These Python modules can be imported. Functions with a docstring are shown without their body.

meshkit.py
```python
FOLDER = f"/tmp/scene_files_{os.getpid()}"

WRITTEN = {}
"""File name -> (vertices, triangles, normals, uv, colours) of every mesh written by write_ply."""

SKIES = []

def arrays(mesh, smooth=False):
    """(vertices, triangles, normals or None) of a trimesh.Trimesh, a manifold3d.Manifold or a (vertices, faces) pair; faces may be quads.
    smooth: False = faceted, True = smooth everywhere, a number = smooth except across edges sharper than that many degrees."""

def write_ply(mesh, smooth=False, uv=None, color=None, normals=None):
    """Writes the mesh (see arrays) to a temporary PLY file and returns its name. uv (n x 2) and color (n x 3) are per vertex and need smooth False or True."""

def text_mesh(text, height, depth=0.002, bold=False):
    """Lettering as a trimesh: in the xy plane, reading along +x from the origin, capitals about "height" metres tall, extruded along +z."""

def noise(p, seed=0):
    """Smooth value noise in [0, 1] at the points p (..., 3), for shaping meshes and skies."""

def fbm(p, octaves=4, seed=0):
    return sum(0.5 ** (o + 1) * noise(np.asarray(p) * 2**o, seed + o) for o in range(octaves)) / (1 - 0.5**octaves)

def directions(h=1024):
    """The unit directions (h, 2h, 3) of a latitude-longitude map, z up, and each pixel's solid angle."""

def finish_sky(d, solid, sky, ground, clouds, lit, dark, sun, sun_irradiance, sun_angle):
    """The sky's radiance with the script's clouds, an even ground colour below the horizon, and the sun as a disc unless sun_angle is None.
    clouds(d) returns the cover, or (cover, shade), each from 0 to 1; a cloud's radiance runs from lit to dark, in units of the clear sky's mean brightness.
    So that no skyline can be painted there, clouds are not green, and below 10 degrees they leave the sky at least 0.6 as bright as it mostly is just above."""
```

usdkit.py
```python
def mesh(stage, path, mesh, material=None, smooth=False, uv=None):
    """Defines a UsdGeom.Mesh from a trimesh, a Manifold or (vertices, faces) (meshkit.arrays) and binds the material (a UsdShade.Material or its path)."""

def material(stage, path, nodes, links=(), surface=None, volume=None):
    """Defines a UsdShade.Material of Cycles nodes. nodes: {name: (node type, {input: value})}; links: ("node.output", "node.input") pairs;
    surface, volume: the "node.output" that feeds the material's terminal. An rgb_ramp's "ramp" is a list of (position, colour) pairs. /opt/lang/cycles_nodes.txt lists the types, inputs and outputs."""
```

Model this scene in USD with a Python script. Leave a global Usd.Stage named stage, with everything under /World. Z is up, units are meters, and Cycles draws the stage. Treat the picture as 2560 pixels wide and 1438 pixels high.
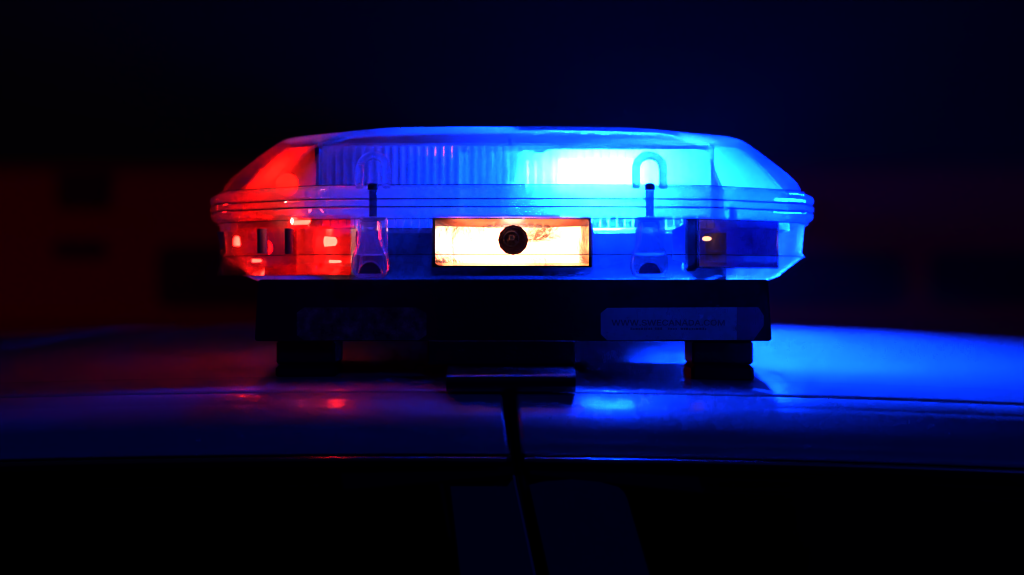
import math, random
import numpy as np, trimesh
import usdkit, meshkit
from shapely.geometry import Polygon, LineString, Point
from shapely import affinity
from pxr import Usd, UsdGeom, UsdLux, UsdShade, Gf, Sdf

random.seed(7); rng = np.random.default_rng(7)
stage = Usd.Stage.CreateInMemory()
UsdGeom.SetStageUpAxis(stage, 'Z'); UsdGeom.SetStageMetersPerUnit(stage, 1.0)
UsdGeom.Xform.Define(stage, '/World'); UsdGeom.Scope.Define(stage, '/World/Looks')

# ---------------------------------------------------------------- camera, night sky, lamps out of frame
D = 1.25                                   # lens to the near end of the light bar
H = 1.46                                   # lens height above the ground
cam = UsdGeom.Camera.Define(stage, '/World/camera')
cam.AddTranslateOp().Set(Gf.Vec3d(0, -D, H)); cam.AddRotateXOp().Set(90.0)
cam.CreateHorizontalApertureAttr(36.0); cam.CreateVerticalApertureAttr(36.0*575/1024)
cam.CreateFocalLengthAttr(36.0*D/0.512); cam.CreateFStopAttr(6.5); cam.CreateFocusDistanceAttr(D+0.0)
cam.CreateClippingRangeAttr(Gf.Vec2f(0.05, 500)); cam.CreateExposureAttr(0.0)

def mat(name, nodes, links=(), surface=None, volume=None):
    return usdkit.material(stage, '/World/Looks/'+name, nodes, links, surface=surface, volume=volume)

dome = UsdLux.DomeLight.Define(stage, '/World/sky')
nm = mat('night_sky', {'b': ('background_shader', {'color': (0.35, 0.45, 1.0), 'strength': 0.0006})}, surface='b.background')
UsdShade.MaterialBindingAPI.Apply(dome.GetPrim()).Bind(nm)
dome.GetPrim().SetCustomDataByKey('kind', 'structure'); dome.GetPrim().SetCustomDataByKey('label', 'black night sky above everything')

def lamp(name, loc, color, power, radius):
    l = UsdLux.SphereLight.Define(stage, '/World/'+name)
    l.AddTranslateOp().Set(Gf.Vec3d(*loc)); l.CreateRadiusAttr(radius); l.CreateColorAttr(Gf.Vec3f(*color))
    l.CreateIntensityAttr(power); l.CreateNormalizeAttr(True)
    return l
# the red beacon of another vehicle, off to the left beyond the car
lamp('red_beacon', (-4.6, 5.2, H+0.45), (1.0, 0.03, 0.01), 14.0, 0.08)

# a faint cold lamp of the street behind the photographer
lamp('street_glow', (3.0, -6.0, H+3.0), (0.01, 0.04, 1.0), 22.0, 0.15)

# ---------------------------------------------------------------- helpers
def Zp(py, y): return H-(py-719)*0.0002*(D+y)/D     # height of a point seen at picture row py (of 1438) when it stands y behind the bar's end
def Xp(px, y): return (px-1280)*0.0002*(D+y)/D

used = {}
def numbered(path):
    n = used.get(path, 0); used[path] = n+1
    return path if n == 0 else f'{path}_{n:03d}'
ORIGIN = {}
def thing(name, label, cat, loc, group=None, kind=None):
    p = numbered('/World/'+name)
    x = UsdGeom.Xform.Define(stage, p); x.AddTranslateOp().Set(Gf.Vec3d(*loc))
    ORIGIN[p] = np.array(loc, float)
    pr = x.GetPrim()
    pr.SetCustomDataByKey('label', label); pr.SetCustomDataByKey('category', cat)
    if group: pr.SetCustomDataByKey('group', group)
    if kind: pr.SetCustomDataByKey('kind', kind)
    return p
def part(name, m, material, parent, smooth=False, label=None, kind=None):
    p = numbered(f'{parent}/{name}')
    top = '/'.join(parent.split('/')[:3])
    if isinstance(m, (tuple, list)): m = trimesh.Trimesh(np.asarray(m[0], float), np.asarray(m[1]), process=False)
    m = m.copy(); m.apply_translation(-ORIGIN[top])
    me = usdkit.mesh(stage, p, m, material, smooth=smooth)
    if label: me.GetPrim().SetCustomDataByKey('label', label)
    if kind: me.GetPrim().SetCustomDataByKey('kind', kind)
    return p
def cat(*ms): return trimesh.util.concatenate(list(ms))
def box(x0, x1, y0, y1, z0, z1, bev=0.0):
    if bev <= 0:
        b = trimesh.creation.box((x1-x0, y1-y0, z1-z0)); b.apply_translation(((x0+x1)/2, (y0+y1)/2, (z0+z1)/2)); return b
    pts = []
    for sx in (0, 1):
        for sy in (0, 1):
            for sz in (0, 1):
                for k in range(3):
                    o = [0, 0, 0]
                    for a in range(3): o[a] = bev if a != k else 0
                    X = (x0+o[0], x1-o[0])[sx]; Y = (y0+o[1], y1-o[1])[sy]; Z = (z0+o[2], z1-o[2])[sz]
                    pts.append((X, Y, Z))
    return trimesh.convex.convex_hull(np.array(pts))
def hull(pts): return trimesh.convex.convex_hull(np.array(pts, float))
def tube(pts, r, n=10):
    pts = np.asarray(pts, float); rows = []
    r = np.broadcast_to(r, len(pts))
    for i, p in enumerate(pts):
        d = pts[min(i+1, len(pts)-1)]-pts[max(i-1, 0)]; d /= np.linalg.norm(d)
        u = np.cross(d, (0, 0, 1.0) if abs(d[2]) < .9 else (1.0, 0, 0)); u /= np.linalg.norm(u); v = np.cross(d, u)
        a = np.linspace(0, 2*np.pi, n, endpoint=False)
        rows.append(p+r[i]*(np.cos(a)[:, None]*u+np.sin(a)[:, None]*v))
    return loft(rows, cap0=True, cap1=True)
def loft(rows, cap0=False, cap1=False, closed=False):
    rows = [np.asarray(r, float) for r in rows]; n = len(rows[0]); v = np.vstack(rows); f = []
    R = len(rows)
    for i in range(R if closed else R-1):
        a, b = i*n, ((i+1) % R)*n
        for k in range(n):
            q = (k+1) % n
            f += [(a+k, a+q, b+q), (a+k, b+q, b+k)]
    extra = []
    for on, i in ((cap0, 0), (cap1, R-1)):
        if on:
            c = len(v)+len(extra); extra.append(rows[i].mean(0)); a = i*n
            for k in range(n):
                q = (k+1) % n
                f.append((a+q, a+k, c) if i == 0 else (a+k, a+q, c))
    if extra: v = np.vstack([v, extra])
    return trimesh.Trimesh(v, np.array(f), process=False)
def sheet(grid):
    g = np.asarray(grid, float); R, C = g.shape[:2]; v = g.reshape(-1, 3); f = []
    for i in range(R-1):
        for k in range(C-1):
            a = i*C+k; f += [(a, a+1, a+C+1), (a, a+C+1, a+C)]
    return trimesh.Trimesh(v, np.array(f), process=False)
def fixed(m):
    m = trimesh.Trimesh(m.vertices, m.faces, process=True); trimesh.repair.fix_normals(m); return m
def extr_xz(poly, y0, y1):
    """A shape drawn in x, z and given depth from y0 to y1."""
    if poly.geom_type != 'Polygon': return cat(*[extr_xz(p_, y0, y1) for p_ in poly.geoms if p_.geom_type == 'Polygon' and p_.area > 1e-8])
    m = trimesh.creation.extrude_polygon(poly, y1-y0, engine='earcut')
    v = m.vertices.copy(); m.vertices = np.stack([v[:, 0], y0+v[:, 2], v[:, 1]], 1); m.invert()
    return fixed(m)
def extr_xy(poly, z0, z1):
    m = trimesh.creation.extrude_polygon(poly, z1-z0, engine='earcut'); m.apply_translation((0, 0, z0)); return m
def disc_y(x, y, z, r, depth, n=32):
    c = trimesh.creation.cylinder(r, depth, sections=n); c.apply_transform(trimesh.transformations.rotation_matrix(np.pi/2, (1, 0, 0))); c.apply_translation((x, y, z)); return c

# ---------------------------------------------------------------- materials
def simple(name, color, rough=0.5, metal=0.0, coat=0.0, bumpy=0.0, scale=300.0, spec=0.5):
    nodes = {'p': ('principled_bsdf', {'base_color': color, 'roughness': rough, 'metallic': metal, 'coat_weight': coat, 'coat_roughness': 0.02, 'specular_ior_level': spec})}
    links = []
    if bumpy:
        nodes['g'] = ('geometry', {}); nodes['n'] = ('noise_texture', {'scale': scale, 'detail': 4.0})
        nodes['b'] = ('bump', {'strength': bumpy, 'distance': 0.001})
        links = [('g.position', 'n.vector'), ('n.fac', 'b.height'), ('b.normal', 'p.normal')]
    return mat(name, nodes, links, surface='p.BSDF')

def pane(name, tint, scatter, base=0.04, edge=0.5, power=3.0, scat_color=(0.9, 0.9, 0.9), gloss=0.03, edge_scatter=0.3, bump=0.0, bump_scale=60.0, dirt=0.0):
    """Clear plastic: tinted see-through, a reflection that grows towards grazing, and a little scatter (scratches, dust) that grows with the path through the wall."""
    n = {'w': ('layer_weight', {'blend': 0.5}),
         'pw': ('math', {'math_type': 'power', 'value2': power}),
         'r': ('math', {'math_type': 'multiply_add', 'value2': edge, 'value3': base}),
         's': ('math', {'math_type': 'multiply_add', 'value2': edge_scatter, 'value3': scatter}),
         't': ('transparent_bsdf', {'color': tint}),
         'tr': ('translucent_bsdf', {'color': scat_color}), 'df': ('diffuse_bsdf', {'color': scat_color}),
         'sc': ('mix_closure', {'fac': 0.35}), 'm1': ('mix_closure', {}), 'gl': ('glossy_bsdf', {'color': (1, 1, 1), 'roughness': gloss}), 'm2': ('mix_closure', {})}
    l = [('w.facing', 'pw.value1'), ('pw.value', 'r.value1'), ('pw.value', 's.value1'), ('tr.BSDF', 'sc.closure1'), ('df.BSDF', 'sc.closure2'),
         ('t.BSDF', 'm1.closure1'), ('sc.closure', 'm1.closure2'), ('m1.closure', 'm2.closure1'), ('gl.BSDF', 'm2.closure2'), ('r.value', 'm2.fac')]
    if dirt:
        n['g'] = ('geometry', {}); n['dn'] = ('noise_texture', {'scale': 38.0, 'detail': 6.0, 'roughness': 0.65})
        n['dr'] = ('map_range', {'from_min': 0.42, 'from_max': 0.75, 'to_min': 0.0, 'to_max': dirt, 'clamp': True}); n['da'] = ('math', {'math_type': 'add'})
        l += [('g.position', 'dn.vector'), ('dn.fac', 'dr.value'), ('dr.result', 'da.value1'), ('s.value', 'da.value2'), ('da.value', 'm1.fac')]
    else:
        l += [('s.value', 'm1.fac')]
    if bump:
        n['g2'] = ('geometry', {}); n['n'] = ('noise_texture', {'scale': bump_scale, 'detail': 2.0}); n['b'] = ('bump', {'strength': bump, 'distance': 0.002})
        l += [('g2.position', 'n.vector'), ('n.fac', 'b.height'), ('b.normal', 'gl.normal')]
    return mat(name, n, l, surface='m2.closure')

def emit(name, color, strength):
    return mat(name, {'e': ('emission', {'color': color, 'strength': strength})}, surface='e.emission')

BLUE = (0.0011, 0.028, 1.0)
M = {}
M['paint'] = mat('white_car_paint', {'g': ('geometry', {}), 'v': ('voronoi_texture', {'scale': 260.0}), 'lt': ('map_range', {'from_min': 0.05, 'from_max': 0.12, 'to_min': 1.0, 'to_max': 0.0, 'clamp': True}),
    'n': ('noise_texture', {'scale': 9.0, 'detail': 5.0}), 'nm': ('map_range', {'from_min': 0.45, 'from_max': 0.75, 'to_min': 0.0, 'to_max': 0.55, 'clamp': True}), 'mu': ('math', {'math_type': 'multiply'}),
    'c': ('mix', {'color1': (0.62, 0.63, 0.66), 'color2': (0.30, 0.29, 0.28)}), 'ro': ('map_range', {'from_min': 0.0, 'from_max': 1.0, 'to_min': 0.02, 'to_max': 0.06}),
    'op': ('noise_texture', {'scale': 420.0, 'detail': 1.0}), 'b': ('bump', {'strength': 0.004, 'distance': 0.001}), 'p': ('principled_bsdf', {'roughness': 0.4, 'coat_weight': 0.75})},
    [('g.position', 'v.vector'), ('v.distance', 'lt.value'), ('g.position', 'n.vector'), ('n.fac', 'nm.value'), ('lt.result', 'mu.value1'), ('nm.result', 'mu.value2'), ('mu.value', 'c.fac'), ('c.color', 'p.base_color'),
     ('n.fac', 'ro.value'), ('ro.result', 'p.coat_roughness'), ('g.position', 'op.vector'), ('op.fac', 'b.height'), ('b.normal', 'p.coat_normal')], surface='p.BSDF')
M['doorpaint'] = mat('white_door_paint', {'g': ('geometry', {}), 'v': ('voronoi_texture', {'scale': 260.0}), 'lt': ('map_range', {'from_min': 0.05, 'from_max': 0.12, 'to_min': 1.0, 'to_max': 0.0, 'clamp': True}),
    'n': ('noise_texture', {'scale': 9.0, 'detail': 5.0}), 'nm': ('map_range', {'from_min': 0.45, 'from_max': 0.75, 'to_min': 0.0, 'to_max': 0.55, 'clamp': True}), 'mu': ('math', {'math_type': 'multiply'}),
    'c': ('mix', {'color1': (0.62, 0.63, 0.66), 'color2': (0.30, 0.29, 0.28)}), 'ro': ('map_range', {'from_min': 0.0, 'from_max': 1.0, 'to_min': 0.03, 'to_max': 0.09}),
    'op': ('noise_texture', {'scale': 420.0, 'detail': 1.0}), 'b': ('bump', {'strength': 0.004, 'distance': 0.001}), 'p': ('principled_bsdf', {'roughness': 0.4, 'coat_weight': 0.4})},
    [('g.position', 'v.vector'), ('v.distance', 'lt.value'), ('g.position', 'n.vector'), ('n.fac', 'nm.value'), ('lt.result', 'mu.value1'), ('nm.result', 'mu.value2'), ('mu.value', 'c.fac'), ('c.color', 'p.base_color'),
     ('n.fac', 'ro.value'), ('ro.result', 'p.coat_roughness'), ('g.position', 'op.vector'), ('op.fac', 'b.height'), ('b.normal', 'p.coat_normal')], surface='p.BSDF')
M['jamb'] = simple('jamb_paint', (0.25, 0.25, 0.27), 0.5)
M['rubber'] = simple('black_rubber', (0.012, 0.012, 0.013), 0.6, bumpy=0.15)
M['seal'] = simple('black_seal', (0.006, 0.006, 0.007), 0.55)
M['chrome'] = simple('bright_trim', (0.85, 0.85, 0.87), 0.22, metal=1.0)
M['pillar'] = simple('satin_pillar', (0.16, 0.16, 0.17), 0.3)
M['window'] = mat('tinted_window', {'w': ('layer_weight', {'blend': 0.5}), 'pw': ('math', {'math_type': 'power', 'value2': 4.0}), 'r': ('math', {'math_type': 'multiply_add', 'value2': 0.8, 'value3': 0.04}),
    't': ('transparent_bsdf', {'color': (0.12, 0.13, 0.13)}), 'g': ('glossy_bsdf', {'color': (1, 1, 1), 'roughness': 0.01}), 'm': ('mix_closure', {})},
    [('w.facing', 'pw.value1'), ('pw.value', 'r.value1'), ('r.value', 'm.fac'), ('t.BSDF', 'm.closure1'), ('g.BSDF', 'm.closure2')], surface='m.closure')
M['cloth'] = simple('dark_cabin_cloth', (0.02, 0.02, 0.022), 0.9)
M['clear'] = pane('clear_polycarbonate', (0.97, 0.98, 0.99), 0.012, edge=0.35, edge_scatter=0.24, dirt=0.06, bump=0.06)
def moulded(name, cloudy, through=0.45):
    """Thick clear plastic that bends light, with some cloudiness."""
    return mat(name, {'p': ('principled_bsdf', {'base_color': (0.96, 0.97, 1.0), 'roughness': 0.03, 'ior': 1.45, 'transmission_weight': 1.0}),
        'tr': ('translucent_bsdf', {'color': (0.9, 0.92, 0.95)}), 'df': ('diffuse_bsdf', {'color': (0.9, 0.92, 0.95)}), 's': ('mix_closure', {'fac': 0.4}), 't': ('transparent_bsdf', {'color': (0.93, 0.96, 1.0)}), 'mt': ('mix_closure', {'fac': through}), 'm': ('mix_closure', {'fac': cloudy})},
        [('tr.BSDF', 's.closure1'), ('df.BSDF', 's.closure2'), ('p.BSDF', 'mt.closure1'), ('t.BSDF', 'mt.closure2'), ('mt.closure', 'm.closure1'), ('s.closure', 'm.closure2')], surface='m.closure')
M['glass'] = moulded('moulded_plastic', 0.05, 0.25)
M['cover'] = pane('scuffed_cover', (0.75, 0.85, 1.0), 0.12, dirt=0.1)
M['smoked'] = pane('smoked_plastic', (0.22, 0.26, 0.36), 0.03)
M['joint'] = moulded('moulded_joint_plastic', 0.12, 0.5)
M['flute'] = moulded('fluted_optic', 0.10, 0.55)
M['frost'] = pane('frosted_diffuser', (0.8, 0.9, 1.0), 0.72, edge_scatter=0.1, gloss=0.3)
M['frostfade'] = mat('fading_frosted_diffuser', {'g': ('geometry', {}), 'x': ('separate_xyz', {}), 'mp': ('mapping', {'scale': (160.0, 160.0, 40.0)}), 'n': ('noise_texture', {'scale': 1.0, 'detail': 3.0}),
    'nx': ('math', {'math_type': 'multiply_add', 'value2': 0.036, 'value3': -0.018}), 'ax': ('math', {'math_type': 'add'}), 'mr': ('map_range', {'from_min': -0.006, 'from_max': 0.030, 'to_min': 0.02, 'to_max': 0.91, 'clamp': True}),
    't': ('transparent_bsdf', {'color': (0.8, 0.9, 1.0)}), 'tr': ('translucent_bsdf', {'color': (0.9, 0.92, 0.95)}), 'm': ('mix_closure', {})},
    [('g.position', 'x.vector'), ('g.position', 'mp.vector'), ('mp.vector', 'n.vector'), ('n.fac', 'nx.value1'), ('x.x', 'ax.value1'), ('nx.value', 'ax.value2'), ('ax.value', 'mr.value'), ('mr.result', 'm.fac'), ('t.BSDF', 'm.closure1'), ('tr.BSDF', 'm.closure2')], surface='m.closure')
M['bluefilter'] = pane('blue_diffusing_filter', (0.25, 0.5, 1.0), 0.55, scat_color=(0.35, 0.6, 0.95), edge_scatter=0.1, gloss=0.1)
M['redfilter'] = pane('red_diffusing_filter', (1.0, 0.03, 0.03), 0.8, scat_color=(0.95, 0.05, 0.05), edge_scatter=0.1, gloss=0.1)
M['redlens'] = pane('red_clear_lens', (1.0, 0.02, 0.02), 0.16, scat_color=(0.95, 0.015, 0.02), edge_scatter=0.2, gloss=0.03)
M['mirror'] = simple('reflector_metal', (0.86, 0.86, 0.87), 0.16, metal=1.0, bumpy=0.05, scale=120)
M['tubmetal'] = simple('brushed_reflector', (0.92, 0.58, 0.40), 0.18, metal=1.0, bumpy=0.25, scale=260)
M['tray'] = simple('grey_tray', (0.065, 0.065, 0.07), 0.45)
M['black'] = simple('black_plastic', (0.022, 0.022, 0.024), 0.45, bumpy=0.2, scale=900)
M['steel'] = simple('dark_steel', (0.22, 0.22, 0.23), 0.24, metal=1.0)
M['screw'] = simple('dark_screw', (0.25, 0.25, 0.27), 0.4)
M['redplastic'] = simple('red_plastic', (0.45, 0.01, 0.01), 0.4)
M['capred'] = simple('dark_red_cap', (0.06, 0.012, 0.012), 0.22, bumpy=0.3, scale=700)
M['socket'] = simple('socket_grey', (0.22, 0.20, 0.20), 0.4)
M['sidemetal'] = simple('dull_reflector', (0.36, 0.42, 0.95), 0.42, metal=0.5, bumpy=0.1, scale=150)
M['sticker'] = simple('white_sticker', (0.8, 0.8, 0.81), 0.45)
M['stickerend'] = simple('faded_pink_sticker', (0.6, 0.22, 0.30), 0.45)
M['ink'] = simple('black_ink', (0.22, 0.22, 0.23), 0.6)
M['worn'] = mat('worn_sticker', {'g': ('geometry', {}), 'n': ('noise_texture', {'scale': 120.0, 'detail': 6.0, 'roughness': 0.7}), 'r': ('rgb_ramp', {'ramp': [(0.35, (0.03, 0.03, 0.033)), (0.5, (0.12, 0.12, 0.13)), (0.65, (0.34, 0.34, 0.36))]}), 'p': ('principled_bsdf', {'roughness': 0.6})},
    [('g.position', 'n.vector'), ('n.fac', 'r.fac'), ('r.color', 'p.base_color')], surface='p.BSDF')
M['bluelamp'] = emit('blue_flash', BLUE, 12500.0)
M['bluerow'] = emit('blue_row_flash', BLUE, 2900.0)
M['bluelow'] = emit('blue_low_flash', BLUE, 11000.0)
M['redlow'] = emit('red_low_flash', (1.0, 0.03, 0.02), 36.0)
M['redlamp'] = emit('red_flash', (1.0, 0.06, 0.03), 75.0)
M['redbulb'] = emit('red_bulb', (1.0, 0.55, 0.34), 66.0)
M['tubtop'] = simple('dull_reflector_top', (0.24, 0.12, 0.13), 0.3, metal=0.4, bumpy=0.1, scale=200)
M['halogen'] = emit('halogen', (1.0, 0.44, 0.27), 13.0)
M['filament'] = emit('filament', (1.0, 0.30, 0.12), 6.0)

# ---------------------------------------------------------------- the police car: roof, two doors, ditch
def sag(x): return 0.075*(x+0.05)**2
car = thing('police_car', 'white police car carrying the lit light bar, seen from its side at the door pillar', 'car', (0, 0, 0))

prof_roof = [(-0.0370, H-0.0560), (-0.0380, H-0.0530), (-0.0372, H-0.0508), (-0.0350, H-0.0495), (-0.030, H-0.0486), (-0.015, H-0.0474), (0.03, H-0.0453), (0.10, H-0.0418), (0.2, H-0.0362), (0.3, H-0.0315), (0.45, H-0.0265),
             (0.6, H-0.0245), (0.75, H-0.0265), (0.9, H-0.0315), (1.05, H-0.039), (1.17, H-0.0465), (1.235, H-0.0525), (1.25, H-0.060)]
def spline(pts, n):
    pts = np.asarray(pts, float); s = np.r_[0, np.cumsum(np.linalg.norm(np.diff(pts, axis=0), axis=1))]
    from scipy.interpolate import PchipInterpolator
    t = np.linspace(0, s[-1], n)
    return np.stack([PchipInterpolator(s, pts[:, k])(t) for k in range(pts.shape[1])], 1)
xs = np.linspace(-1.3, 1.5, 90)
near = spline(prof_roof[:7], 40); far = spline(prof_roof[6:], 60)
pr = np.vstack([near, far[1:]])
part('roof', sheet([[(x, y, z-sag(x)) for x in xs] for y, z in pr]), M['paint'], car, smooth=60)
# dark ditch between the roof and the door frames
part('roof_ditch', sheet([[(x, y, z-sag(x)) for x in xs] for y, z in ((-0.030, H-0.058), (-0.043, H-0.0575), (-0.048, H-0.060))]), M['seal'], car)

gapL = lambda z: np.interp(z-H, [-0.20, -0.134, -0.085, -0.0715, -0.05], [0.0238, 0.0100, 0.0009, -0.0019, -0.0047])
gapR = lambda z: np.interp(z-H, [-0.20, -0.13, -0.0915, -0.079, -0.05], [0.0305, 0.0166, 0.0074, 0.0052, 0.0015])
prof_door = [(-0.0400, H-0.0560), (-0.0402, H-0.0520), (-0.0415, H-0.0506), (-0.0450, H-0.0510), (-0.060, H-0.0552), (-0.0715, H-0.0597), (-0.0778, H-0.0634), (-0.0858, H-0.0700), (-0.0908, H-0.0752), (-0.0912, H-0.0768), (-0.0895, H-0.0778), (-0.078, H-0.0780)]
pd = np.vstack([spline(prof_door[:5], 24), spline(prof_door[4:], 40)[1:]])
nrm = np.gradient(pd, axis=0); nrm = np.stack([nrm[:, 1], -nrm[:, 0]], 1); nrm /= np.linalg.norm(nrm, axis=1, keepdims=True)
cen = np.array([-0.055, H-0.068]); sgn = np.sign(np.sum(nrm*(pd-cen), 1)); nrm *= np.sign(np.sum(sgn))
def door_frame(side):
    g = []
    for (y, z), (ny, nz) in zip(pd, nrm):
        e = gapL(z) if side < 0 else gapR(z)
        row = []
        R = 0.0022
        for u in (-1.0, -0.6):                                # the return into the gap
            row.append((e, R+0.006*abs(u)))
        for a in np.linspace(0, 1, 7):
            th = a*np.pi/2; row.append((e+side*R*(1-math.cos(th)), R*(1-math.sin(th))))
        for t in np.r_[0.006, 0.012, 0.02, 0.03, 0.045, np.linspace(0.065, 1.3, 60)]:
            row.append((e+side*t, 0.0))
        g.append([(x, y-ny*d, z-nz*d-sag(x)) for x, d in row])
    m = sheet(g)
    if side < 0: m.invert()
    return m
WIN_TOP = (-0.0880, H-0.0822); WIN_SLOPE = (0.053, 0.080)      # the glass leans out as it goes down
def wp(x, t, out=0.0):                                         # a point t metres down the glass
    L = math.hypot(*WIN_SLOPE); a, b = WIN_SLOPE[0]/L, WIN_SLOPE[1]/L
    y, z = WIN_TOP[0]-a*t-b*out, WIN_TOP[1]-b*t+a*out
    return (x, y, z-sag(x))
def slab(poly, out0, out1):                                    # a flat shape drawn in (x, t) on the glass plane, with thickness
    m = trimesh.creation.extrude_polygon(poly, 1.0, engine='earcut'); v = m.vertices.copy()
    m.vertices = np.array([wp(x, t, out0+(out1-out0)*h) for x, t, h in v]); return fixed(m)
def tz(py):                                                    # t at which the glass is seen at picture row py
    ts = np.linspace(-0.01, 0.2, 400); L = math.hypot(*WIN_SLOPE)
    y = WIN_TOP[0]-WIN_SLOPE[0]/L*ts; z = WIN_TOP[1]-WIN_SLOPE[1]/L*ts
    return float(np.interp(py, 719+(H-z)/(0.0002*(D+y)/D), ts))
def wx(px, py): return Xp(px, wp(0, tz(py))[1])
for side, nm_ in ((-1, 'rear_door'), (1, 'front_door')):
    lab = 'door frame left of the gap' if side < 0 else 'door frame right of the gap'
    f = part('door_frame', door_frame(side), M['doorpaint'], car, smooth=50, label=lab)
    far_x = side*1.3
    ed = (lambda z: gapL(z)) if side < 0 else (lambda z: gapR(z))
    # thin bright bead under the frame
    x0 = wx(1266, 1146) if side < 0 else wx(1311, 1146)
    px_ = np.linspace(x0, far_x, 50)
    part('trim_bead', fixed(tube([(x, -0.0972, H-0.0793-sag(x)) for x in px_], 0.0012, 8)), M['chrome'], f, smooth=60)
    part('frame_seal', fixed(sheet([[(x, y, z-sag(x)) for x in np.linspace(ed(H-0.08), far_x, 40)] for y, z in ((-0.0780, H-0.0782), (-0.0895, H-0.0785), (-0.0905, H-0.0805), (-0.0880, H-0.0835))])), M['seal'], f)
    # window glass with its black surround at the top
    e0, e1 = ed(H-0.085), ed(H-0.19)
    gx = [np.linspace(e0+(e1-e0)*k/8, far_x, 30) for k in range(9)]
    part('window_glass', sheet([[wp(x, 0.001+0.13*k/8, -0.004) for x in gx[k]] for k in range(9)]), M['window'], f)
    t0, t1 = tz(1143), tz(1205)
    # black run channel above the glass
    part('window_seal', slab(Polygon([(ed(H-0.083)+side*0.001, t0), (far_x, t0), (far_x, tz(1185)), (ed(H-0.092)+side*0.001, tz(1185))]), -0.0035, 0.0), M['seal'], f)
# pillar covers on both doors
pl = Polygon([(wx(1126, 1217), tz(1217)), (wx(1268, 1217), tz(1217)), (wx(1284, 1195), tz(1195)), (wx(1338, 1448), tz(1448)), (wx(1390, 1700), tz(1700)), (wx(1210, 1700), tz(1700)), (wx(1152, 1448), tz(1448))])
part('pillar_cover', slab(pl, -0.003, 0.0006), M['pillar'], car, label='pillar cover left of the gap')
q = [(1323, 1213), (1360, 1204), (1430, 1198), (1500, 1204), (1545, 1215), (1560, 1228), (1568, 1245), (1628, 1448), (1700, 1700), (1440, 1700), (1376, 1448)]
part('pillar_cover', slab(Polygon([(wx(a, b), tz(b)) for a, b in q]), -0.003, 0.0008), M['pillar'], car, label='wider pillar cover right of the gap with a rounded top')
part('window_channel', slab(Polygon([(wx(1098, 1213), tz(1213)), (wx(1108, 1211), tz(1211)), (wx(1128, 1345), tz(1345)), (wx(1122, 1345), tz(1345))]), -0.003, 0.0012), M['seal'], car)
ts_ = np.linspace(tz(1190), tz(1700), 24)
part('pillar_edge', fixed(tube([wp(float(np.interp(t, [tz(1195), tz(1448), tz(1700)], [wx(1284, 1195), wx(1338, 1448), wx(1390, 1700)])), t, 0.0006) for t in ts_], 0.0006, 8)), M['doorpaint'], car, smooth=60)
# what shows inside the gap: the body post, its seal and a cross edge
part('door_post', hull([(gapL(H-0.05)-0.004, -0.030, H-0.054), (gapR(H-0.05)+0.004, -0.030, H-0.054), (gapL(H-0.05)-0.004, -0.050, H-0.062), (gapR(H-0.05)+0.004, -0.050, H-0.062),
     (gapL(H-0.078)-0.004, -0.068, H-0.082), (gapR(H-0.078)+0.004, -0.068, H-0.082), (gapL(H-0.19)-0.004, -0.128, H-0.19), (gapR(H-0.19)+0.004, -0.128, H-0.19), (gapL(H-0.19)-0.004, -0.10, H-0.19), (gapR(H-0.19)+0.004, -0.10, H-0.19), (gapL(H-0.06), -0.02, H-0.08)]), M['jamb'], car)
zz = np.linspace(H-0.056, H-0.19, 30)
yy = np.interp(zz-H, [-0.19, -0.082, -0.062, -0.054], [-0.140, -0.0790, -0.058, -0.041])
part('post_seal', fixed(tube([(gapR(z)-0.0018, y, z) for y, z in zip(yy, zz)], 0.0022, 8)), M['rubber'], car, smooth=60)
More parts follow.
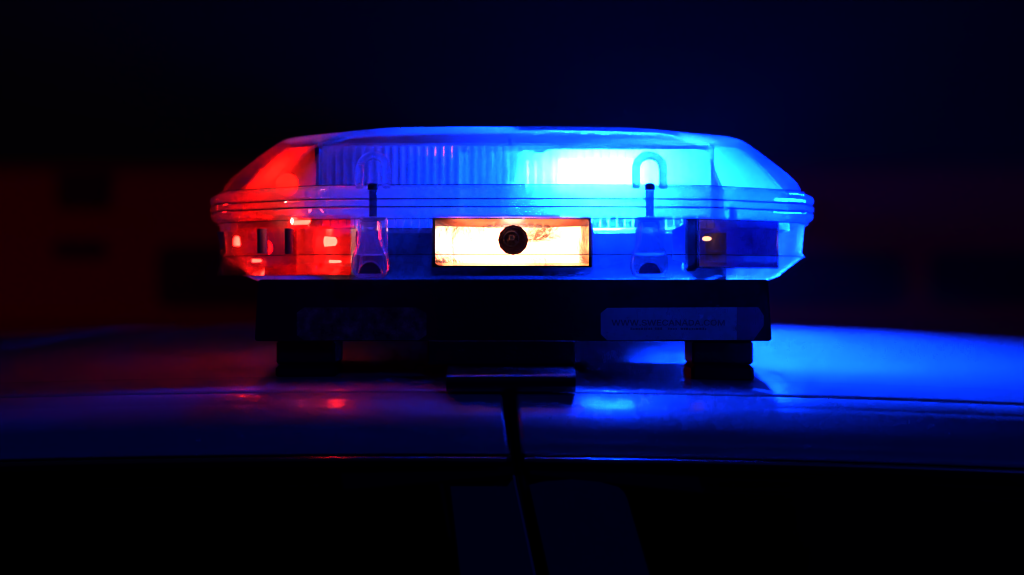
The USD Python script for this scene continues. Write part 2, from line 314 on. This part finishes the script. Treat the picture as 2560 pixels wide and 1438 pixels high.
part('post_seal', fixed(tube([(gapL(z)+0.0006, y, z) for y, z in zip(yy, zz)], 0.0010, 8)), M['rubber'], car, smooth=60)
# cabin inside the glass
part('cabin_lining', fixed(sheet([[(x, y, z) for x in (-1.3, 1.5)] for y, z in ((-0.02, H-0.085), (1.2, H-0.085), (1.3, H-0.5), (-0.2, H-0.5))])), M['cloth'], car)

# ---------------------------------------------------------------- the light bar
bar = thing('light_bar', 'clear plastic emergency light bar flashing red and blue, clamped across the car roof', 'light bar', (0, 0.57, H-0.0453))
YL = 1.15; YC = YL/2
half = [(-0.163, 0.120), (-0.158, 0.082), (-0.100, 0.010)]
fr = [(x, 0.010*(x/0.100)**2) for x in np.linspace(-0.100, 0.100, 21)]
loop = [(-0.1665, YC), (-0.1665, 0.17), (-0.1655, 0.120), (-0.157, 0.080)]+fr+[(0.157, 0.080), (0.1655, 0.120), (0.1665, 0.17), (0.1665, YC)]
loop = loop+[(x, YL-y) for x, y in loop[::-1][1:-1]]
pg = Polygon(loop).buffer(-0.018, quad_segs=16).buffer(0.018, quad_segs=16)
OUT = np.array(pg.exterior.coords)[:-1]
def ring(z, dx, dy):
    return np.stack([OUT[:, 0]*(1-dx/0.1665), YC+(OUT[:, 1]-YC)*(1-dy/YC), np.full(len(OUT), H+z)], 1)
def rows_smooth(keys, n):
    k = spline(keys, n); return [ring(*r) for r in k]
up_keys = [(0.0500, 0.0055, 0.0050), (0.0560, 0.0080, 0.0058), (0.0700, 0.0235, 0.0100), (0.0745, 0.0285, 0.0170), (0.0785, 0.0325, 0.0300), (0.0815, 0.0365, 0.0450), (0.0845, 0.0480, 0.0700), (0.0866, 0.0700, 0.0950), (0.0880, 0.1050, 0.1250), (0.0884, 0.1400, 0.1600)]
up = fixed(loft(rows_smooth(up_keys, 46), cap1=True))
part('upper_lens', up, M['clear'], bar, smooth=35)
lo_keys = [(0.0365, 0.0030, 0.0030), (0.0330, 0.0050, 0.0045), (0.0250, 0.0058, 0.0052), (0.0190, 0.0063, 0.0056), (0.0181, 0.0055, 0.0047), (0.0170, 0.0053, 0.0046), (0.0160, 0.0064, 0.0058), (0.0150, 0.0078, 0.0070), (0.0064, 0.0185, 0.0155), (0.0030, 0.0260, 0.0225), (0.0016, 0.0500, 0.0235)]
part('lower_lens', fixed(loft([ring(*k) for k in lo_keys])), M['clear'], bar, smooth=35)
# the thick moulded joint between the two lenses: a solid ribbed ring
def bead(pys):
    return [ring((719-py)*0.0002*(D-0.0)/D, i, i) for py, i in pys]
jo = [(462, 0.0062), (465, 0.0040), (469, 0.0018), (474, 0.0006), (482, 0.0000), (492, 0.0002), (495, 0.0013), (498, 0.0013), (501, 0.0001), (512, 0.0), (515, 0.0011), (518, 0.0011), (521, 0.0001), (532, 0.0006), (538, 0.0018), (542, 0.0034), (545, 0.0055), (545, 0.0105), (536, 0.0110), (500, 0.0110), (470, 0.0110), (462, 0.0105)]
part('lens_joint', fixed(loft(bead(jo), closed=True)), M['joint'], bar, smooth=40)
for pyg in (496.5, 516.5):
    part('joint_gasket', fixed(loft([ring((719-py)*0.0002, i_, i_) for py, i_ in ((pyg-1.6, 0.0006), (pyg+1.6, 0.0006), (pyg+1.6, 0.0022), (pyg-1.6, 0.0022))], closed=True)), M['smoked'], bar)
for pyg, i0 in ((460.5, 0.0048), (546.5, 0.0030), (635.5, 0.0050)):
    part('joint_edge', fixed(loft([ring((719-py)*0.0002, i0-d_, i0-d_) for py, d_ in ((pyg-1.0, 0.0006), (pyg+1.0, 0.0006), (pyg+1.0, -0.002), (pyg-1.0, -0.002))], closed=True)), M['smoked'], bar)
# black tray that carries everything, and the deck between the two light levels
ptray = [(0.0036, 0.049, 0.0215), (0.0008, 0.051, 0.026), (-0.0012, 0.054, 0.03)]
part('floor_tray', fixed(loft([ring(*k) for k in ptray], cap0=True, cap1=True)), M['tray'], bar)
inner = Polygon(OUT).buffer(-0.012)
deck = Polygon([(-0.104, 0.045), (0.104, 0.045), (0.115, 0.085), (0.115, 1.06), (-0.115, 1.06), (-0.115, 0.085)])
part('deck', extr_xy(deck, H+0.0285, H+0.0302), M['clear'], bar)
part('lower_back_wall', box(-0.085, 0.112, 0.056, 0.059, H+0.0036, H+0.0284), M['tray'], bar)

# fluted optic across the upper level
fx0, fx1 = Xp(806, 0.036), Xp(1786, 0.036); pitch = 0.0042
pts = [(fx0, 0.0345), (fx1, 0.0345)]
back = []
nf = int(round((fx1-fx0)/pitch)); w = (fx1-fx0)/nf
for k in range(nf):
    for a in np.linspace(0, np.pi, 7)[:-1]:
        back.append((fx1-w*(k+0.5)+w/2*math.cos(a), 0.0375+0.0019*math.sin(a)))
back.append((fx0, 0.0375))
optic = extr_xy(Polygon(pts+back), H+0.0306, H+0.0728)
teeth = []
for k in range(nf):                                            # rounded lugs along the lower edge of the optic
    x = fx0+w*(k+0.5)
    s = Polygon([(x-w*0.36, H+0.0306), (x+w*0.36, H+0.0306), (x+w*0.42, H+0.0345), (x+w*0.25, H+0.0366), (x-w*0.25, H+0.0366), (x-w*0.42, H+0.0345)])
    teeth.append(extr_xz(s, 0.0322, 0.0344))
fl = part('fluted_lens', optic, M['flute'], bar, smooth=25)
for t_ in teeth: part('lens_lug', t_, M['frost'], fl)
part('lens_top_rail', box(fx0, fx1, 0.033, 0.041, H+0.0731, H+0.0742), M['clear'], bar)
part('diffuser', fixed(sheet([[(x, 0.0455+0.045*max(0.0, (0.028-x)/0.055)**1.6, H+z) for x in np.linspace(-0.027, fx1-0.001, 40)] for z in (0.0306, 0.05, 0.0715)])), M['frostfade'], bar)
# blue lamp with its reflector, and the partition beside it
lx = Xp(1500, 0.062)
bm = part('blue_lamp', hull([(lx+dx*0.022, 0.060+dy*0.006, H+0.0585+dz*0.0085) for dx in (-1, 1) for dy in (-1, 1) for dz in (-1, 1)]+[(lx, 0.052, H+0.0585)]), M['bluelamp'], bar)
for ly, ls in ((0.25, 0.9), (0.42, 1.0)):
    part('blue_lamp', hull([(0.098+dx*0.010*ls, ly+dy*0.022*ls, H+0.0590+dz*0.0085*ls) for dx in (-1, 1) for dy in (-1, 1) for dz in (-1, 1)]), M['bluerow'], bar)
refl = []
for a in np.linspace(-1, 1, 25):
    refl.append([(lx+0.036*a, 0.094-0.026*a*a, H+0.0310), (lx+0.036*a, 0.098-0.026*a*a, H+0.050), (lx+0.036*a, 0.094-0.026*a*a, H+0.0690)])
part('blue_reflector', fixed(sheet(refl)), M['mirror'], bar, smooth=60)
part('lamp_side_wall', hull([(-0.0285, 0.048, H+0.0306), (-0.0275, 0.048, H+0.0306), (-0.0285, 0.048, H+0.0700), (-0.0275, 0.048, H+0.0700), (-0.0225, 0.117, H+0.0306), (-0.0215, 0.117, H+0.0306), (-0.0225, 0.117, H+0.0740), (-0.0215, 0.117, H+0.0740)]), M['tray'], bar)
part('lamp_hood', box(lx-0.034, lx+0.034, 0.049, 0.093, H+0.0700, H+0.0710, 0.0003), M['mirror'], bar)
part('centre_divider', box(-0.002, 0.0, 0.122, 1.05, H+0.0304, H+0.082), M['tray'], bar)
part('partition', box(-0.1015, -0.0995, 0.038, 0.16, H+0.0304, H+0.0720), M['tray'], bar)
part('upper_back_wall', box(-0.0990, 0.110, 0.118, 0.121, H+0.0304, H+0.0780), M['tray'], bar)

def offset_path(d, xlo, xhi, side):
    """Points along the near outline of the bar, d inside it, between two x values on one side."""
    e = Polygon(OUT).buffer(-d, quad_segs=8).exterior
    o = np.array([e.interpolate(t).coords[0] for t in np.arange(0, e.length, 0.003)])
    o = o[(o[:, 1] < 0.30) & (np.sign(o[:, 0]) == side) & (abs(o[:, 0]) >= xlo)]
    o = o[np.argsort(o[:, 1])]; o = o[o[:, 1] <= xhi]
    return o
def wall(path, zlist, lean=0.0):
    g = []
    for z, f in zlist: g.append([(x-math.copysign(f, x)*max(0.0, min(1.0, (abs(x)-0.100)/0.03)), y+f*0.35, H+z) for x, y in path])
    return fixed(sheet(g))
part('blue_filter', wall(offset_path(0.013, 0.106, 0.17, 1), ((0.031, 0.0), (0.052, 0.002), (0.066, 0.014), (0.075, 0.024))), M['bluefilter'], bar, smooth=60)
part('red_filter', wall(offset_path(0.013, 0.100, 0.17, -1), ((0.0355, 0.0), (0.052, 0.002), (0.066, 0.014), (0.075, 0.024))), M['redfilter'], bar, smooth=60)
rl = trimesh.creation.icosphere(2, 0.006); rl.apply_translation((-0.120, 0.085, H+0.055))
part('red_lamp', rl, M['redlamp'], bar, smooth=True)

# lower left: red lens block with three bulbs in front of a trough reflector
path = offset_path(0.0105, 0.0795, 0.125, -1)
rb = part('red_lens', wall(path, ((0.0368, -0.001), (0.0305, 0.0), (0.0180, 0.0), (0.0165, 0.0015), (0.0062, 0.0075))), M['redlens'], bar, smooth=40)
def trough(cx_, cy_, ang, w_, deep, z0, z1):
    """A parabolic trough reflector open towards the direction ang (in the plan)."""
    d = np.array([math.cos(ang), math.sin(ang)]); t = np.array([-d[1], d[0]]); g_ = []
    for u in np.linspace(-1, 1, 17):
        p = np.array([cx_, cy_])+t*w_*u+d*deep*(u*u-1)
        q_ = p-d*0.002
        g_.append([(p[0], p[1], H+z0), (q_[0], q_[1], H+z0+(z1-z0)*0.3), (q_[0], q_[1], H+z0+(z1-z0)*0.7), (p[0], p[1], H+z1)])
    return fixed(sheet(g_))
for cx_, cy_, ang, w_ in ((Xp(822, 0.030), 0.030, -math.pi/2+0.05, 0.0165), (Xp(600, 0.088), 0.088, -math.pi/2-0.75, 0.019)):
    part('red_reflector', trough(cx_, cy_, ang, w_, 0.013, 0.0066, 0.0302), M['mirror'], bar, smooth=60)
def bulb(px, py, y, sx, sz, nm_='red_bulb', m='redbulb'):
    c_ = np.array([Xp(px, y), y, Zp(py, y)]); ax = np.array([1.0, 0, 0]) if sx > sz else np.array([0, 0, 1.0])
    l_, r_ = max(sx, sz), min(sx, sz)
    b = fixed(tube([c_-ax*l_, c_-ax*l_*0.9, c_+ax*l_*0.75, c_+ax*l_], (r_*0.5, r_, r_*0.85, r_*0.3), 12)); return part(nm_, b, M[m], bar, smooth=40)
bulb(826, 604, 0.0265, 0.0034, 0.0026)
bulb(592, 603, 0.103, 0.0018, 0.0026)
bulb(642, 652, 0.088, 0.0026, 0.0009)
bulb(838, 654, 0.0225, 0.0032, 0.0008)
bulb(752, 553, 0.045, 0.0050, 0.0020)
for px, w_ in ((655, 0.0045), (722, 0.0038)):
    y = 0.052 if px < 700 else 0.036
    c = trimesh.creation.cylinder(w_*0.6, 0.013, sections=20); c.apply_translation((Xp(px, y), y, Zp(603, y))); part('bulb_socket', c, M['socket'], bar, smooth=40)
part('red_block_shelf', extr_xy(Polygon(list(map(tuple, offset_path(0.0125, 0.08, 0.125, -1)))+list(map(tuple, offset_path(0.040, 0.078, 0.14, -1)[::-1]))).buffer(0), H+0.0306, H+0.0316), M['redlens'], bar)
fp = offset_path(0.0165, 0.081, 0.125, -1)[::4]; tq = np.gradient(fp, axis=0); tq /= np.linalg.norm(tq, axis=1, keepdims=True); nq = np.stack([-tq[:, 1], tq[:, 0]], 1)
nq *= np.sign(np.sum(nq*(np.array([0.0, 0.3])-fp), 1, keepdims=True))
part('red_block_floor', fixed(sheet([[(x, y, H+z) for x, y in fp+nq*d_] for d_, z in ((0.0, 0.0066), (0.0045, 0.0095), (0.0095, 0.0127))])), M['mirror'], bar)
part('red_block_end', box(-0.0790, -0.0775, 0.0135, 0.0500, H+0.0064, H+0.0284), M['redplastic'], bar)

# middle: the white lamp in its open trough
yF, yB = 0.0095, 0.040
X0, X1 = Xp(1086, yF), Xp(1474, yF)
zt, zb = Zp(541, yF), Zp(664, yF)
zbt = Zp(569, yB); zbb = H+0.0125
bx0, bx1 = Xp(1136, yB), Xp(1462, yB)
N = 33
g = []
for k in range(N):
    s = k/(N-1); c = (1-(2*s-1)**2)**0.7
    xa = X0+(X1-X0)*s; xb = bx0+(bx1-bx0)*s; xm = xa+(xb-xa)*c; dep = yF+(yB-yF)*c
    g.append([(xa, yF, zt), (xa+(xm-xa)*0.5, yF+(dep-yF)*0.55, zbt+(zt-zbt)*0.45), (xm, dep-0.002*c, zbt), (xm, dep+0.002*c, zbt+(zbb-zbt)*0.33), (xm, dep+0.002*c, zbt+(zbb-zbt)*0.67), (xm, dep-0.002*c, zbb), (xa, yF, zb)])
g = np.array(g)
al = part('white_lamp_reflector', fixed(sheet(g[:, 2:])), M['tubmetal'], bar, smooth=35)
part('reflector_top', fixed(sheet(g[:, :3])), M['tubtop'], al, smooth=35)
part('reflector_rim', cat(box(X0-0.001, X0+0.0004, yF-0.0012, yF+0.001, zb, zt), box(X1-0.0004, X1+0.001, yF-0.0012, yF+0.001, zb, zt), box(X0-0.001, X1+0.001, yF-0.0012, yF+0.001, zt, zt+0.0008), box(X0-0.001, X1+0.001, yF-0.0012, yF+0.001, zb-0.0008, zb)), M['mirror'], al)
part('lamp_housing', cat(box(X0-0.003, X1+0.003, yB+0.002, yB+0.010, H+0.0060, zt-0.002)), M['tray'], bar)
cx, cz = Xp(1283, 0.016), Zp(600, 0.016)
part('white_bulb', fixed(tube([(cx, 0.022, cz), (cx, 0.026, cz), (cx, 0.034, cz), (cx, 0.037, cz)], (0.0045, 0.0062, 0.0062, 0.004), 20)), M['halogen'], bar, smooth=40)
cap = part('bulb_cap', fixed(tube([(cx, 0.021, cz), (cx, 0.0170, cz), (cx, 0.0155, cz)], (0.0077, 0.0077, 0.0062), 12)), M['capred'], bar)
ringm = trimesh.creation.annulus(0.0034, 0.0042, 0.0012, sections=24); ringm.apply_transform(trimesh.transformations.rotation_matrix(np.pi/2, (1, 0, 0))); ringm.apply_translation((cx-0.001, 0.0150, cz+0.0006))
part('bulb_ring', ringm, M['mirror'], cap, smooth=40)
part('bulb_stud', cat(box(cx-0.0022, cx+0.0006, 0.0140, 0.0155, cz-0.0002, cz+0.0026, 0.0004), disc_y(cx+0.0014, 0.0148, cz-0.0010, 0.0007, 0.0014, 12)), M['mirror'], cap)

# lower right: angled unit, all but dark
yA, yBq = 0.022, 0.082
A0, A1 = np.array([Xp(1746, yA), yA]), np.array([Xp(1944, yBq), yBq])
def up_quad(a, b, z0, z1, in_=0.0):
    d = np.array([-(b-a)[1], (b-a)[0]]); d /= np.linalg.norm(d)
    a, b = a+d*in_, b+d*in_
    return [(a[0], a[1], z0), (b[0], b[1], z0), (b[0], b[1], z1), (a[0], a[1], z1)]
zt2, zb2 = Zp(546, yA), Zp(668, yA)
f0 = up_quad(A0, A1, zb2, zt2); f1 = up_quad(A0, A1, zb2+0.004, zt2-0.0055, 0.016)
v = np.array(f0+f1); fc = [(0, 1, 5), (0, 5, 4), (1, 2, 6), (1, 6, 5), (2, 3, 7), (2, 7, 6), (3, 0, 4), (3, 4, 7), (4, 5, 6), (4, 6, 7)]
sr = part('side_lamp_reflector', trimesh.Trimesh(v, np.array(fc), process=False), M['sidemetal'], bar)
part('side_lamp_cover', trimesh.Trimesh(np.array(up_quad(A0, A1, zb2, zt2, -0.001)), np.array([(0, 1, 2), (0, 2, 3)]), process=False), M['cover'], sr)
rim = []
for i in range(4):
    rim.append(tube([f0[i], f0[(i+1) % 4]], 0.0005, 8))
part('reflector_rim', cat(*rim), M['mirror'], sr)
part('lamp_housing', box(Xp(1714, yA), A0[0]-0.0008, yA-0.001, yA+0.03, zb2-0.002, zt2+0.0006, 0.001), M['tray'], bar)
b = trimesh.creation.icosphere(2, 1.0); b.apply_scale((0.0024, 0.0015, 0.0012)); b.apply_translation((Xp(1767, 0.034), 0.034, Zp(597, 0.034)))
part('side_bulb', b, M['filament'], bar, smooth=True)
part('small_bracket', hull([(Xp(1822, 0.05)+dx*0.0022, 0.05+dy*0.003, Zp(537, 0.05)+dz) for dx in (-1, 1) for dy in (-1, 1) for dz in (-0.0035, 0.0035)]+[(Xp(1800, 0.05), 0.05, Zp(548, 0.05))]), M['black'], bar)

def flash(name, x, y, z, r, m):
    b = trimesh.creation.icosphere(2, r); b.apply_translation((x, y, H+z)); part(name, b, M[m], bar, smooth=True)
flash('blue_lamp', 0.137, 0.135, 0.022, 0.004, 'bluelow')
flash('red_lamp', -0.137, 0.135, 0.022, 0.004, 'redlow')

# the two clear latches
def pillow(poly, y_back, y_front, r, n=140):
    """A shape drawn in x, z with a rounded front edge: thick moulded plastic."""
    import mapbox_earcut
    e = poly.exterior if poly.exterior.is_ccw else Polygon(poly.exterior.coords[::-1]).exterior
    p = np.array([e.interpolate(t, normalized=True).coords[0] for t in np.linspace(0, 1, n, endpoint=False)])
    t = np.roll(p, -1, 0)-np.roll(p, 1, 0); t /= np.linalg.norm(t, axis=1, keepdims=True); nin = np.stack([-t[:, 1], t[:, 0]], 1)
    rows = [np.c_[p[:, 0], np.full(n, y_back), p[:, 1]]]
    for a in np.linspace(0, np.pi/2, 7):
        q_ = p+nin*r*(1-math.cos(a)); rows.append(np.c_[q_[:, 0], np.full(n, y_front+r*(1-math.sin(a))), q_[:, 1]])
    m = loft(rows); f = m.faces.tolist(); last = (len(rows)-1)*n
    for k0, base_ in ((0, 0), (len(rows)-1, last)):
        tri = mapbox_earcut.triangulate_float64(np.ascontiguousarray(rows[k0][:, [0, 2]]), np.array([n], np.uint32)).reshape(-1, 3)
        f += (tri+base_).tolist()
    return fixed(trimesh.Trimesh(m.vertices, np.array(f), process=False))
def latch(px):
    y0 = -0.0015
    X = lambda p: Xp(p, y0); Z = lambda p: Zp(p, y0)
    body = Polygon([(X(px-37), Z(543)), (X(px+37), Z(543)), (X(px+38), Z(600)), (X(px+38), Z(640)), (X(px-38), Z(640)), (X(px-38), Z(600))]).buffer(-0.001).buffer(0.001)
    lb = part('latch', pillow(body, y0+0.0045, y0-0.0012, 0.0024), M['glass'], bar, smooth=40, label='clear latch on the red side' if px < 1280 else 'clear latch on the blue side')
    prof = [(552, 20), (560, 24), (570, 25), (600, 27), (615, 31), (630, 38), (645, 43), (660, 45), (675, 44), (688, 36), (693, 24)]
    ol = [(X(px-4-w_), Z(p)) for p, w_ in prof]+[(X(px-4+w_), Z(p)) for p, w_ in prof[::-1]]
    shape = Polygon(ol).buffer(0.0015).buffer(-0.0015)
    part('latch_tab', pillow(shape, y0-0.0013, y0-0.0072, 0.0034), M['glass'], lb, smooth=40)
    e = shape.exterior; rim_ = [e.interpolate(t, normalized=True).coords[0] for t in np.linspace(0, 1, 90)]
    part('tab_rim', fixed(tube([(x, y0-0.0022, z) for x, z in rim_], 0.0007, 8)), M['glass'], lb, smooth=50)
    # thumb hollow near the foot of the tab, with its thick lip
    hx, hz, hw, hh = X(px-4), Z(686), X(px+29)-X(px), Z(655)-Z(686)
    arc_ = [(hx+hw*math.cos(a), hz+hh*math.sin(a)) for a in np.linspace(0, np.pi, 28)]
    part('tab_lip', fixed(tube([(x, y0-0.0078, z) for x, z in arc_+[arc_[0]]], 0.0006, 8)), M['glass'], lb, smooth=50)
    part('tab_hollow', extr_xz(Polygon(arc_).buffer(-0.0002), y0-0.0078, y0-0.0074), M['smoked'], lb)
    # arched boss on the upper lens
    r0 = 34
    arch = [(X(px-r0), Z(468)), (X(px-r0), Z(440))]+[(X(px)-(X(px+r0)-X(px))*math.cos(a), Z(420)+(Z(420-r0)-Z(420))*math.sin(a)) for a in np.linspace(0, np.pi, 24)]+[(X(px+r0), Z(440)), (X(px+r0), Z(468))]
    arch = np.array([LineString(arch).interpolate(t, normalized=True).coords[0] for t in np.linspace(0, 1, 60)])
    lean = np.interp(arch[:, 1], [Z(468), Z(386)], [0.0035, 0.0095])
    part('latch_arch', fixed(tube(np.c_[arch[:, 0], lean, arch[:, 1]], 0.0021, 12)), M['glass'], lb, smooth=60)
    sc = part('screw', hull([(X(px)+0.0026*math.cos(a), 0.0032+0.0020*math.sin(a), z) for a in np.linspace(0, 6.28, 15)[:-1] for z in (Z(461), Z(474))]+[(X(px)+0.0014*math.cos(a), 0.0032+0.0010*math.sin(a), Z(457)) for a in np.linspace(0, 6.28, 11)[:-1]]), M['screw'], lb, smooth=30)
    part('screw_shank', hull([(X(px)+0.0021*math.cos(a), 0.0052+0.0018*math.sin(a), z) for a in np.linspace(0, 6.28, 13)[:-1] for z in (Z(475), Z(541))]), M['smoked'], sc, smooth=40)
latch(931); latch(1626)

# black base, feet, strap and stickers
yb0 = 0.016
def tb(py): return Zp(py, yb0)
bt = [(Xp(646, yb0), tb(699)), (Xp(1920, yb0), tb(699)), (Xp(1929, yb0), tb(848)), (Xp(1926, yb0), tb(853)), (Xp(640, yb0), tb(853)), (Xp(637, yb0), tb(848))]
base = fixed(extr_xz(Polygon(bt).buffer(-0.0015).buffer(0.0015, quad_segs=4), yb0, 0.13))
part('base', base, M['black'], bar, smooth=30)
base2 = base.copy(); base2.apply_translation((0, 0.99, 0)); part('base', base2, M['black'], bar, smooth=30)
for y0, y1 in ((0.028, 0.085), (1.00, 1.06)):
    for a, b_ in ((691, 838), (1730, 1883)):
        x0, x1 = Xp(a, 0.028), Xp(b_, 0.028)
        zr = lambda x, y: float(np.interp(y, [p[0] for p in prof_roof], [p[1] for p in prof_roof]))-sag(x)
        m0 = box(x0, x1, y0, y1, H-0.0393, tb(853)-0.0001, 0.0012)
        f = part('foot', m0, M['black'], bar)
        zlow = min(zr(x, y) for x in (x0, x1) for y in (y0, y1))-0.0008
        part('foot_pad', box(x0-0.0004, x1+0.0004, y0-0.001, y1+0.001, zlow, H-0.0396, 0.0018), M['rubber'], f)
sx0, sx1 = Xp(1116, -0.05), Xp(1439, -0.05)
sp = [(0.030, H-0.0272), (0.022, H-0.0274), (0.012, H-0.0290), (0.004, H-0.0355), (-0.010, H-0.0378), (-0.044, H-0.0410), (-0.0490, H-0.0420), (-0.0508, H-0.0432), (-0.0512, H-0.0448), (-0.0511, H-0.0482), (-0.0500, H-0.0498), (-0.0475, H-0.0503), (-0.0420, H-0.0500)]
sp = spline(sp, 60); tn = np.gradient(sp, axis=0); tn = np.stack([-tn[:, 1], tn[:, 0]], 1); tn /= np.linalg.norm(tn, axis=1, keepdims=True)
ins = sp+tn*0.0016*(1 if tn[0, 1] < 0 else -1)
pol = Polygon(np.vstack([sp, ins[::-1]])).buffer(0)
sm = trimesh.creation.extrude_polygon(pol if pol.geom_type == 'Polygon' else max(pol.geoms, key=lambda q_: q_.area), sx1-sx0, engine='earcut'); vv = sm.vertices.copy()
sm.vertices = np.stack([sx0+vv[:, 2], vv[:, 0], vv[:, 1]], 1)
part('strap', fixed(sm), M['steel'], bar, smooth=30)
part('strap_plate', box(Xp(1070, -0.012), Xp(1437, -0.012), -0.0140, -0.0105, H-0.0382, Zp(851, -0.012), 0.0006), M['black'], bar)

st_y = yb0-0.0004
def S(pts, y=st_y): return Polygon([(Xp(a, y), Zp(b_, y)) for a, b_ in pts])
s1 = S([(1502, 783), (1518, 770), (1842, 768), (1842, 850), (1518, 851), (1502, 836)])
st = part('sticker', extr_xz(s1, st_y, yb0-0.00005), M['sticker'], bar, label='white sticker with a web address in dark capitals')
s2 = S([(1842.5, 768), (1896, 768), (1910, 790), (1909, 815), (1884, 850), (1842.5, 850)])
part('sticker_end', extr_xz(s2, st_y, yb0-0.00005), M['stickerend'], st)
def lettering(text, px0, px1, py_base, py_cap, y):
    t = meshkit.text_mesh(text, 1.0, 0.0001, bold=True)
    x0, x1 = t.bounds[0][0], t.bounds[1][0]; sc = (Xp(px1, y)-Xp(px0, y))/(x1-x0); hz = Zp(py_cap, y)-Zp(py_base, y)
    v = t.vertices; t.vertices = np.stack([Xp(px0, y)+(v[:, 0]-x0)*sc, y-v[:, 2], Zp(py_base, y)+v[:, 1]*hz], 1)
    return fixed(t)
part('lettering', lettering('WWW.SWECANADA.COM', 1529, 1812, 814, 800, st_y-0.00006), M['ink'], st)
mk = []; xx = 1576
while xx < 1764:                                               # second line: too small to read in the photograph
    w_ = rng.uniform(3, 6.5)
    if rng.random() > 0.16: mk.append(box(Xp(xx, st_y), Xp(xx+w_, st_y), st_y-0.00016, st_y-0.00006, Zp(825, st_y), Zp(825-rng.uniform(4, 6.5), st_y)))
    xx += w_+rng.uniform(1.2, 2.2)
part('small_print', cat(*mk), M['ink'], st)
part('rivet', disc_y(Xp(1845, st_y), st_y-0.0003, Zp(820, st_y), 0.0016, 0.0006, 20), M['ink'], st)
s3 = S([(742, 782), (760, 769), (1040, 769), (1066, 783), (1066, 838), (1046, 851), (760, 851), (742, 838)])
part('sticker', extr_xz(s3, st_y, yb0-0.00005), M['worn'], bar, label='rubbed off sticker on the left of the base')

# ---------------------------------------------------------------- the van far behind, and the ground
VY = 11.0
def VX(px): return Xp(px, VY)
def VZ(py): return Zp(py, VY)
M['van'] = simple('dull_red_van', (0.32, 0.03, 0.02), 0.85)
M['vanglass'] = simple('van_window', (0.008, 0.008, 0.009), 0.7)
M['asphalt'] = mat('asphalt', {'g': ('geometry', {}), 'n': ('noise_texture', {'scale': 60.0, 'detail': 8.0}), 'r': ('rgb_ramp', {'ramp': [(0.3, (0.03, 0.03, 0.032)), (0.7, (0.07, 0.07, 0.072))]}), 'p': ('principled_bsdf', {'roughness': 0.85})},
    [('g.position', 'n.vector'), ('n.fac', 'r.fac'), ('r.color', 'p.base_color')], surface='p.BSDF')
van = thing('van', 'dark red van with black windows parked far behind the light bar', 'van', (0, VY+0.9, 0))
side = [(0.0, 0.35), (0.0, VZ(790)), (0.02, VZ(760)), (0.03, VZ(560)), (0.06, VZ(440)), (0.14, VZ(404)), (0.28, VZ(393)), (1.5, VZ(390)), (1.64, VZ(404)), (1.74, VZ(440)), (1.78, VZ(760)), (1.80, 0.35)]
m = trimesh.creation.extrude_polygon(Polygon(side), 5.6, engine='earcut'); vv = m.vertices.copy()
m.vertices = np.stack([vv[:, 2]-2.75, VY+vv[:, 0], vv[:, 1]], 1)
vb = part('body', fixed(m), M['van'], van, smooth=40)
def vwin(px0, px1, py0, py1, name='window', mt='vanglass', r=0.06, y=VY-0.004):
    s = Polygon([(VX(px0), VZ(py0)), (VX(px1), VZ(py0)), (VX(px1), VZ(py1)), (VX(px0), VZ(py1))]).buffer(-r).buffer(r)
    part(name, extr_xz(s, y-0.012, y+0.03), M[mt], vb)
vwin(1900, 2242, 632, 762); vwin(2326, 2660, 628, 762)
vwin(392, 760, 612, 770); vwin(132, 256, 600, 648, r=0.02); vwin(140, 262, 425, 525, 'vent', r=0.02)
part('sill_trim', box(-2.75, 2.85, VY-0.03, VY-0.001, VZ(826), VZ(812)), M['seal'], vb)
for xw in (-1.6, 1.7):
    c = trimesh.creation.cylinder(0.34, 0.22, sections=40); c.apply_transform(trimesh.transformations.rotation_matrix(np.pi/2, (1, 0, 0))); c.apply_translation((xw, VY+0.10, 0.34))
    part('wheel', c, M['rubber'], van, smooth=40)
gr = usdkit.mesh(stage, '/World/ground', box(-60, 60, -20, 90, -0.3, 0.0), M['asphalt'])
gr.GetPrim().SetCustomDataByKey('kind', 'structure'); gr.GetPrim().SetCustomDataByKey('label', 'dark asphalt under the vehicles'); gr.GetPrim().SetCustomDataByKey('category', 'ground')

# ---------------------------------------------------------------- thin night mist
M['mist'] = mat('thin_mist', {'v': ('principled_volume', {'color': (0.85, 0.87, 0.9), 'density': 0.0016, 'anisotropy': 0.2})}, volume='v.volume')
hz = usdkit.mesh(stage, '/World/haze', box(-75, 75, -25, 100, -1.3, H+1.6), M['mist'])
hz.GetPrim().SetCustomDataByKey('kind', 'stuff'); hz.GetPrim().SetCustomDataByKey('label', 'thin night mist glowing blue above the light bar'); hz.GetPrim().SetCustomDataByKey('category', 'haze')
